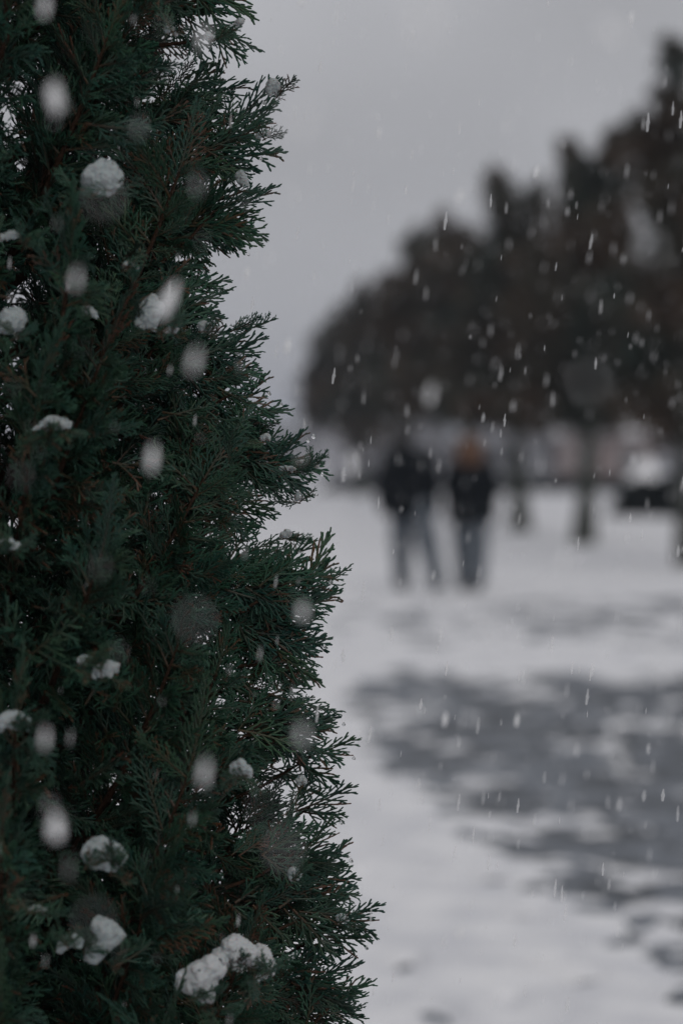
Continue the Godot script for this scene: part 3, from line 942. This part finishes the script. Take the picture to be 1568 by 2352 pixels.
	for g in gaps:                             # the sprays that carry each clump and reach round it
		for k in int(clampf(g.w / 12.0, 2.0, 7.0)):
			var p := at(g.x + rng.randf_range(-0.62, 0.5) * g.w, g.y + rng.randf_range(0.35, 0.75) * g.h, g.z + rng.randf_range(-0.012, 0.004)) - TREE
			var d2 := Vector3(rng.randf_range(-0.5, 1.0), rng.randf_range(-0.25, 0.55), rng.randf_range(0.0, 0.55)).normalized()
			var nn := (Vector3(0, 0, 1).rotated(d2, rng.randf_range(-0.8, 0.8)) - d2 * d2.z).normalized()
			all.append([Transform3D(frame_of(d2, nn).scaled(Vector3.ONE * rng.randf_range(0.28, 0.5)), p), 8 + rng.randi() % 6, -1.0])
	# the 300 that show largest are parts; the rest is one mass
	var ranked := []
	for i in all.size():
		var tr: Transform3D = all[i][0]
		var mid := tr.origin + tr.basis.y * 0.05 + TREE
		var s := seen_at(mid)
		var skip := false
		for g in gaps:
			if s.z < g.z + 0.012 and Vector2((s.x - g.x) / (g.w * 0.5 + 26.0), (s.y - g.y) / (g.h * 0.45 + 16.0)).length() < 1.0: skip = true
		if skip and all[i].size() < 3: continue
		var score := 99.0
		if s.x > -60 and s.x < 1000 and s.y > -60 and s.y < 2412:
			score = s.z
			if all[i].size() > 2: score = 0.0
		ranked.append([score, i])
	ranked.sort_custom(func(p, q): return p[0] < q[0] if p[0] != q[0] else p[1] < q[1])
	var places := []
	var tints := []
	for k in sprays.size():
		places.append([])
		tints.append([])
	for r in ranked.size():
		var it = all[ranked[r][1]]
		if r < 296 and ranked[r][0] < 90.0:
			var o := put("spray", sprays[it[1]], M["leaf%d" % (rng.randi() % 4)], tree)
			o.transform = it[0]
		else:
			places[it[1]].append(it[0])
			var g := rng.randf_range(0.7, 1.25)
			tints[it[1]].append(Color(g * rng.randf_range(0.85, 1.2), g, g * rng.randf_range(0.85, 1.1)))
	var mass := Node3D.new()
	mass.name = "foliage"
	mass.set_meta("kind", "stuff")
	tree.add_child(mass, true)
	for k in sprays.size():
		if places[k].size(): copies("spray_mass", sprays[k], M.leaf, places[k], tints[k], mass).set_meta("kind", "stuff")
	droplets()
	print("sprays ", all.size(), " tris each ", sprays.map(func(m): return m.surface_get_array_index_len(0) / 3))

# ---------------------------------------------------------------- snow lying in the tree
func front_depth(px: float, py: float, share: float) -> float:
	var p := at(px, py, FOCUS)
	for i in 4:
		var dx := p.x - TREE.x
		var r := reach(p.y, 1.2)
		var z := sqrt(maxf(0.0, r * r - dx * dx)) * share
		p = at(px, py, FOCUS - z)
	return seen_at(p).z

func snow_on_tree() -> Array:
	rng.seed = 66
	var list := [
		[235, 402, 90, 80, 1, "ragged clump of snow high in the arborvitae, with wet drips below"],
		[25, 736, 60, 66, 0, "block of wet snow at the left edge, level with the upper gap"],
		[345, 712, 64, 82, 1, "clump of snow on the spray beside the long slanting flake"],
		[125, 972, 92, 40, 0, "wide flat patch of grey snow lying on a drooping spray"],
		[14, 1248, 66, 34, 0, "wedge of snow cut by the left edge halfway down the tree"],
		[32, 1652, 74, 56, 0, "rounded snow cap at the left edge in the lower half"],
		[243, 1532, 60, 42, 1, "slanting snow lump, right one of a pair in mid tree"],
		[196, 1514, 34, 26, 0, "small thin snow lump, left one of a pair in mid tree"],
		[556, 1764, 50, 42, 0, "small square snow lump on yellowish sprays near the tree's edge"],
		[238, 1952, 98, 82, 1, "large knobbly snow clump with a pointed drip, lower left"],
		[676, 2006, 34, 32, 1, "small snow lump with a water drop hanging from it"],
		[240, 2158, 96, 88, 2, "curved S-shaped strip of snow low in the tree"],
		[164, 2160, 56, 42, 0, "small rounded snow lump left of the curved strip"],
		[540, 2192, 96, 84, 0, "bright domed snow mound, tallest of the group at the bottom"],
		[462, 2252, 100, 104, 3, "spreading snow mass, left and lowest of the bottom group"],
		[604, 2200, 62, 64, 0, "round snow ball right of the bright mound"],
		[600, 2242, 24, 22, 0, "tiny snow pellet just under the round snow ball"],
		[206, 713, 34, 28, 0, "small faint snow lump in a dark hollow of the upper tree"],
		[394, 758, 36, 26, 0, "little snow patch right under the slanting flake"],
		[22, 540, 56, 28, 0, "thin snow strip at the left edge, uppermost on that side"],
		[393, 70, 34, 20, 0, "small slanting snow sliver near the top of the tree"],
		[550, 50, 26, 22, 0, "tiny snow bead on the topmost spray against the sky"],
		[605, 308, 34, 20, 0, "oval snow bead on an upper spray tip against the sky"],
		[556, 408, 28, 40, 0, "thin wet snow between two spray tips against the sky"],
		[556, 748, 44, 22, 0, "flat snow bead at the tree's edge over the blurred park"],
		[480, 84, 30, 24, 0, "wet shining snow lump near a sky gap at the top"],
		[692, 1792, 26, 24, 0, "small glassy snow lump close to the lower edge sprays"],
		[610, 1004, 24, 18, 0, "snow crumb beside reddish tips at the tree's edge"],
		[628, 196, 34, 52, 0, "thin slush lying along the steep uppermost right spray"],
		[705, 1062, 56, 22, 0, "thin slush on top of the longest level spray at the edge"],
		[662, 1076, 44, 18, 0, "streak of slush inward from the longest level spray's tip"],
		[686, 1138, 16, 26, 0, "little icy drip of snow hanging under the edge sprays"],
		[655, 1225, 26, 22, 0, "wet snow bead behind reddish tips halfway down the edge"],
		[470, 748, 26, 36, 0, "upright wet snow lump beside a red-brown stem"],
		[300, 610, 40, 22, 0, "faint slush scraps in the dark above the slanting flake"],
		[786, 2108, 30, 24, 0, "small slush patch near the lowest long spray"],
		[88, 2088, 44, 24, 0, "faint snow smear at lower left, above the small rounded lump"]]
	var gaps := []
	for q in list:
		var edge_one: bool = q[0] > 540 and q[1] < 1100 or q[0] > 690
		var d := FOCUS - 0.02 if edge_one else front_depth(q[0], q[1], 0.90)
		var s := d / FOCAL
		var w: float = q[2] * s
		var h: float = q[3] * s * 0.95
		var bones := []
		var m := maxf(0.0022, minf(w, h) * 0.27)
		if q[4] == 2:
			var c := [Vector2(-0.28, -0.45), Vector2(-0.12, -0.2), Vector2(0.1, 0.0), Vector2(0.05, 0.25), Vector2(-0.1, 0.46), Vector2(0.38, 0.2)]
			for i in 4: bones.append([Vector3(c[i].x * w, c[i].y * h, 0), Vector3(c[i + 1].x * w, c[i + 1].y * h, 0.002 * i), m * 0.85, m * 0.8])
			bones.append([Vector3(0.05 * w, 0.2 * h, 0), Vector3(0.42 * w, 0.16 * h, 0), m * 0.7, m * 0.35])
		elif q[4] == 3:
			bones = [[Vector3(-0.35 * w, 0.0, 0), Vector3(0.3 * w, 0.3 * h, 0), m * 0.7, m * 1.0], [Vector3(0.0, 0.2 * h, 0), Vector3(0.08 * w, -0.2 * h, 0), m, m * 0.7], [Vector3(0.08 * w, -0.2 * h, 0), Vector3(0.16 * w, -0.46 * h, 0.002), m * 0.6, m * 0.3], [Vector3(-0.4 * w, -0.05 * h, 0), Vector3(-0.1 * w, -0.1 * h, 0), m * 0.5, m * 0.6]]
		else:
			var lean := rng.randf_range(-0.5, 0.5)
			for i in 9:                                # a lumpy cap along the twig
				var u := (i + 0.5) / 9.0 - 0.5
				var c := Vector3(u * (w - m), (u * lean + 0.30 * cos(u * 4.0) - 0.12 + rng.randf_range(-0.12, 0.16)) * h, rng.randf_range(-0.2, 0.2) * w)
				bones.append([c, c + Vector3(rng.randf_range(-0.12, 0.12) * w, rng.randf_range(-0.22, 0.05) * h, 0), m * rng.randf_range(0.35, 0.95), m * rng.randf_range(0.3, 0.8)])
			for i in 6:                                # its thawing underside
				var u := rng.randf_range(-0.45, 0.45)
				var c := Vector3(u * w, (u * lean - 0.05) * h, rng.randf_range(-0.1, 0.15) * w)
				bones.append([c, c + Vector3(rng.randf_range(-0.06, 0.06) * w, rng.randf_range(-0.45, -0.2) * h, 0), m * rng.randf_range(0.3, 0.6), m * rng.randf_range(0.12, 0.3)])
			if q[4] == 1:
				bones.append([Vector3(0.12 * w, -0.15 * h, 0.1 * w), Vector3(0.2 * w, -0.58 * h, 0.12 * w), m * 0.6, m * 0.16])
				bones.append([Vector3(-0.12 * w, -0.1 * h, 0.1 * w), Vector3(-0.16 * w, -0.42 * h, 0.12 * w), m * 0.55, m * 0.2])
		var b := Build.new()
		lumps.seed = 100 + int(q[0])
		nets(b, bones, maxf(0.0006, w / 52.0), m * 1.0, m * 0.32, 0.85 / m)
		lumps.seed = 5
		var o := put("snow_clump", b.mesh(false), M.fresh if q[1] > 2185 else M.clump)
		o.position = at(q[0], q[1], d)
		tag(o, q[5], "snow clump", "clumps of wet snow caught in the arborvitae")
		gaps.append({"x": q[0], "y": q[1], "z": d, "w": q[2], "h": q[3]})
	return gaps

func droplets():
	rng.seed = 77
	var b := Build.new()
	nets(b, [[Vector3(0, 0, 0), Vector3(0, 0.0016, 0), 0.0016, 0.0006]], 0.0003, 0.0004)
	var drop := b.mesh(false)
	for q in [[633, 966], [727, 1136], [672, 1229], [690, 1140], [812, 1742], [789, 1664], [668, 1232], [634, 303], [655, 1238], [720, 1003], [708, 1012], [650, 1262], [606, 238], [618, 905], [783, 1890], [806, 1978], [690, 2030], [470, 625], [760, 1338], [688, 1268], [646, 930], [600, 365], [570, 585], [740, 1090], [745, 1486], [822, 2095], [842, 2178], [612, 312]]:
		var o := put("water_drop", drop, M.water)
		o.position = at(q[0], q[1], FOCUS - 0.03)
		o.scale = Vector3.ONE * rng.randf_range(0.8, 1.35)
		tag(o, "clear meltwater drop hanging at the tip of a wet evergreen spray", "water drop", "water drops on the arborvitae tips")

# ---------------------------------------------------------------- falling snow
func flake_mesh(long: float) -> ArrayMesh:      # a clot of wet flakes, one unit tall
	var b := Build.new()
	var r := 0.5 / long
	var bones := []
	var n := int(3 + long)
	for i in n:
		var y := lerpf(-0.5 + r, 0.5 - r, (i + rng.randf_range(0.2, 0.8)) / n)
		var c := Vector3(rng.randf_range(-0.55, 0.55) * r, y, rng.randf_range(-0.5, 0.5) * r)
		var e := c + Vector3(rng.randf_range(-0.6, 0.6) * r, rng.randf_range(0.2, 1.0) * r, rng.randf_range(-0.4, 0.4) * r)
		bones.append([c, e, r * rng.randf_range(0.45, 0.95), r * rng.randf_range(0.3, 0.7)])
	if long > 3.5:
		bones = [[Vector3(0, -0.5 + r, 0), Vector3(rng.randf_range(-0.4, 0.4) * r, 0, 0), r * 0.8, r], [Vector3(rng.randf_range(-0.4, 0.4) * r, 0, 0), Vector3(0, 0.5 - r * 0.4, 0), r, r * 0.45]]
	else:
		for i in 9:
			var c := Vector3(rng.randfn() * 1.3 * r, rng.randf_range(-0.75, 0.8), rng.randfn() * r)
			bones.append([c, c + Vector3(0, rng.randf_range(0.1, 0.5) * r, 0), r * rng.randf_range(0.12, 0.32), r * rng.randf_range(0.1, 0.2)])
	nets(b, bones, maxf(0.03, r / 4.0), r * 0.9, r * 0.30, 2.2 / r)
	return b.mesh(false)

func snowfall():
	rng.seed = 88
	var shapes := []
	for k in 6: shapes.append(flake_mesh([2.0, 2.5, 3.0, 3.8, 6.0, 7.2][k]))
	# place in the picture, distance, length in mm, shape, tilt
	var big := [
		[130, 228, 1.20, 14.3, 0, 0.1, "bright blurred snowflake at upper left before the dark tree"],
		[240, 455, 0.77, 4.4, 0, 0.0, "large faint out-of-focus snowflake under the ragged upper clump"],
		[387, 690, 1.29, 21.9, 4, -0.35, "long slanting wet flake crossing the gap in the upper tree"],
		[350, 1052, 1.25, 14.3, 2, 0.0, "bright egg-shaped snowflake before the middle of the tree"],
		[448, 1425, 0.78, 4.4, 0, 0.2, "large pale ghostly snowflake before the middle of the tree"],
		[130, 1905, 1.20, 16.7, 1, 0.1, "bright snowflake left of the large knobbly snow clump"],
		[104, 1695, 1.25, 10.9, 2, 0.0, "soft snowflake under the rounded snow cap at lower left"],
		[470, 1772, 1.20, 12.6, 3, -0.1, "soft upright snowflake left of the small square lump"],
		[650, 1955, 0.81, 5.0, 0, 0.0, "large dim snowflake just above the lump with a hanging drop"],
		[622, 1858, 0.72, 3.9, 1, 0.0, "large dim snowflake over the lower right of the tree"],
		[215, 2112, 0.77, 3.4, 0, 0.0, "round dim snowflake before the curved snow strip"],
		[695, 1408, 1.25, 10.1, 1, 0.0, "pale snowflake over the sprays at the middle right edge"],
		[692, 1690, 1.12, 9.2, 1, 0.0, "faint snowflake before the fan of sprays at lower right"],
		[447, 828, 1.15, 11.7, 3, -0.2, "grey streaky snowflake below the slanting one"],
		[468, 86, 1.25, 11.7, 2, -0.2, "snowflake beside the wet shining lump at the tree top"],
		[104, 12, 1.25, 12.6, 2, 0.0, "snowflake cut by the top edge before the tree"],
		[176, 640, 1.20, 10.1, 3, 0.0, "dim narrow snowflake left of the pale gap"],
		[1055, 455, 3.63, 25.4, 1, -0.3, "brightest snowflake in the open sky left of the lone treetop"],
		[692, 6, 3.49, 21.5, 1, 0.0, "bright snowflake cut by the top edge in the open sky"],
		[660, 795, 2.94, 19.7, 4, -0.1, "bright thin flake between the tree and the far crowns"],
		[567, 628, 2.82, 14.9, 2, -0.05, "snowflake in the sky notch of the tree's edge"],
		[975, 50, 0.72, 13.0, 0, 0.0, "huge faint disc of a snowflake in the upper sky"],
		[688, 285, 0.77, 10.8, 0, 0.0, "huge faint snowflake in the sky beside the upper sprays"],
		[1405, 78, 0.93, 11.9, 0, 0.6, "soft snowflake in the sky left of the tallest conifer's tip"],
		[1448, 42, 2.94, 17.4, 3, -0.1, "thin flake high in the sky near the right corner"],
		[1232, 395, 2.82, 16.1, 3, -0.1, "thin flake in the sky between two conifer tips"],
		[870, 305, 2.82, 14.9, 2, 0.0, "short flake in the middle of the open sky"],
		[1055, 2145, 3.63, 26.6, 1, -0.25, "brightest snowflake over the clean snow at the bottom"],
		[1490, 570, 0.77, 4.9, 0, 0.0, "large dim snowflake before the right-hand crowns"],
		[1350, 880, 0.77, 4.4, 0, 0.0, "large dim round snowflake over the twin-topped conifer"],
		[988, 905, 1.20, 10.8, 2, -0.1, "small soft flake over the round-crowned tree"],
		[1022, 1652, 3.07, 18.7, 3, -0.05, "pale flake over the left part of the dark slush"],
		[1186, 1655, 2.94, 16.2, 4, -0.05, "pale flake over the middle of the dark slush"],
		[1428, 1762, 1.12, 11.8, 1, 0.3, "soft roundish snowflake over the right part of the dark slush"],
		[1294, 1290, 1.15, 10.6, 1, -0.3, "soft snowflake on the snow below the slim upright trunk"],
		[690, 1050, 1.25, 5.0, 2, 0.0, "little soft flake near the longest upper spray"],
		[808, 1065, 1.25, 11.9, 3, 0.0, "pale upright flake before the last tree of the row"]]
	for q in big:
		var o := put("snowflake", shapes[mini(q[4] + 1, 3)], M.flake)
		o.position = at(q[0], q[1], q[2])
		o.rotation = Vector3(0, rng.randf() * TAU, 0)
		o.basis = Basis(Vector3(0, 0, 1), -0.09 + q[5]) * Basis(Vector3.UP, rng.randf() * TAU) * Basis.from_scale(Vector3.ONE * q[3] * 0.001)
		tag(o, q[6], "snowflake", "large falling snowflakes")
	# the lesser flakes and sleet all through the air
	var many := []
	for i in 64000:
		var p := Vector3(rng.randf_range(-2.2, 2.4), rng.randf_range(0.08, 3.4), -rng.randf_range(1.0, 6.5))
		var k := [3, 4, 4, 5, 5, 5, 5][rng.randi() % 7] as int
		var l := 0.005 + 0.013 * pow(rng.randf(), 2.0)
		if p.z > -1.95: l *= 0.62
		var inside_tree := Vector2(p.x - TREE.x, p.z - TREE.z).length() < reach_cone(p.y) + 0.01
		if inside_tree: continue
		if p.z < -3.3 and rng.randf() < 0.55: continue
		var turn := Basis(Vector3(0, 0, 1), rng.randf_range(-0.16, -0.04)) * Basis(Vector3.UP, rng.randf() * TAU)
		var s := seen_at(p)
		var size := l / s.z
		if s.x < 0 or s.x > 1568 or s.y < 0 or s.y > 2352: size = 0.0
		if s.z < FOCUS - 0.3 or s.z > 4.5: size *= 0.3
		many.append([size, i, Transform3D(turn * Basis.from_scale(Vector3.ONE * l), p), k])
	many.sort_custom(func(a, b): return a[0] > b[0] if a[0] != b[0] else a[1] < b[1])
	var rest := []
	for k in 6: rest.append([])
	for i in many.size():
		if i < 250:
			var o := put("snowflake", shapes[many[i][3]], M.ice)
			o.transform = many[i][2]
			tag(o, "small wet flake of falling snow drawn out along its fall", "snowflake", "small falling flakes all through the air")
		else:
			rest[many[i][3]].append(many[i][2])
	var fall := base("snowfall")
	tag(fall, "fine sleet and snow falling all through the air", "snowfall", "", "stuff")
	for k in 6:
		copies("sleet", shapes[k], M.ice, rest[k], [], fall).set_meta("kind", "stuff")
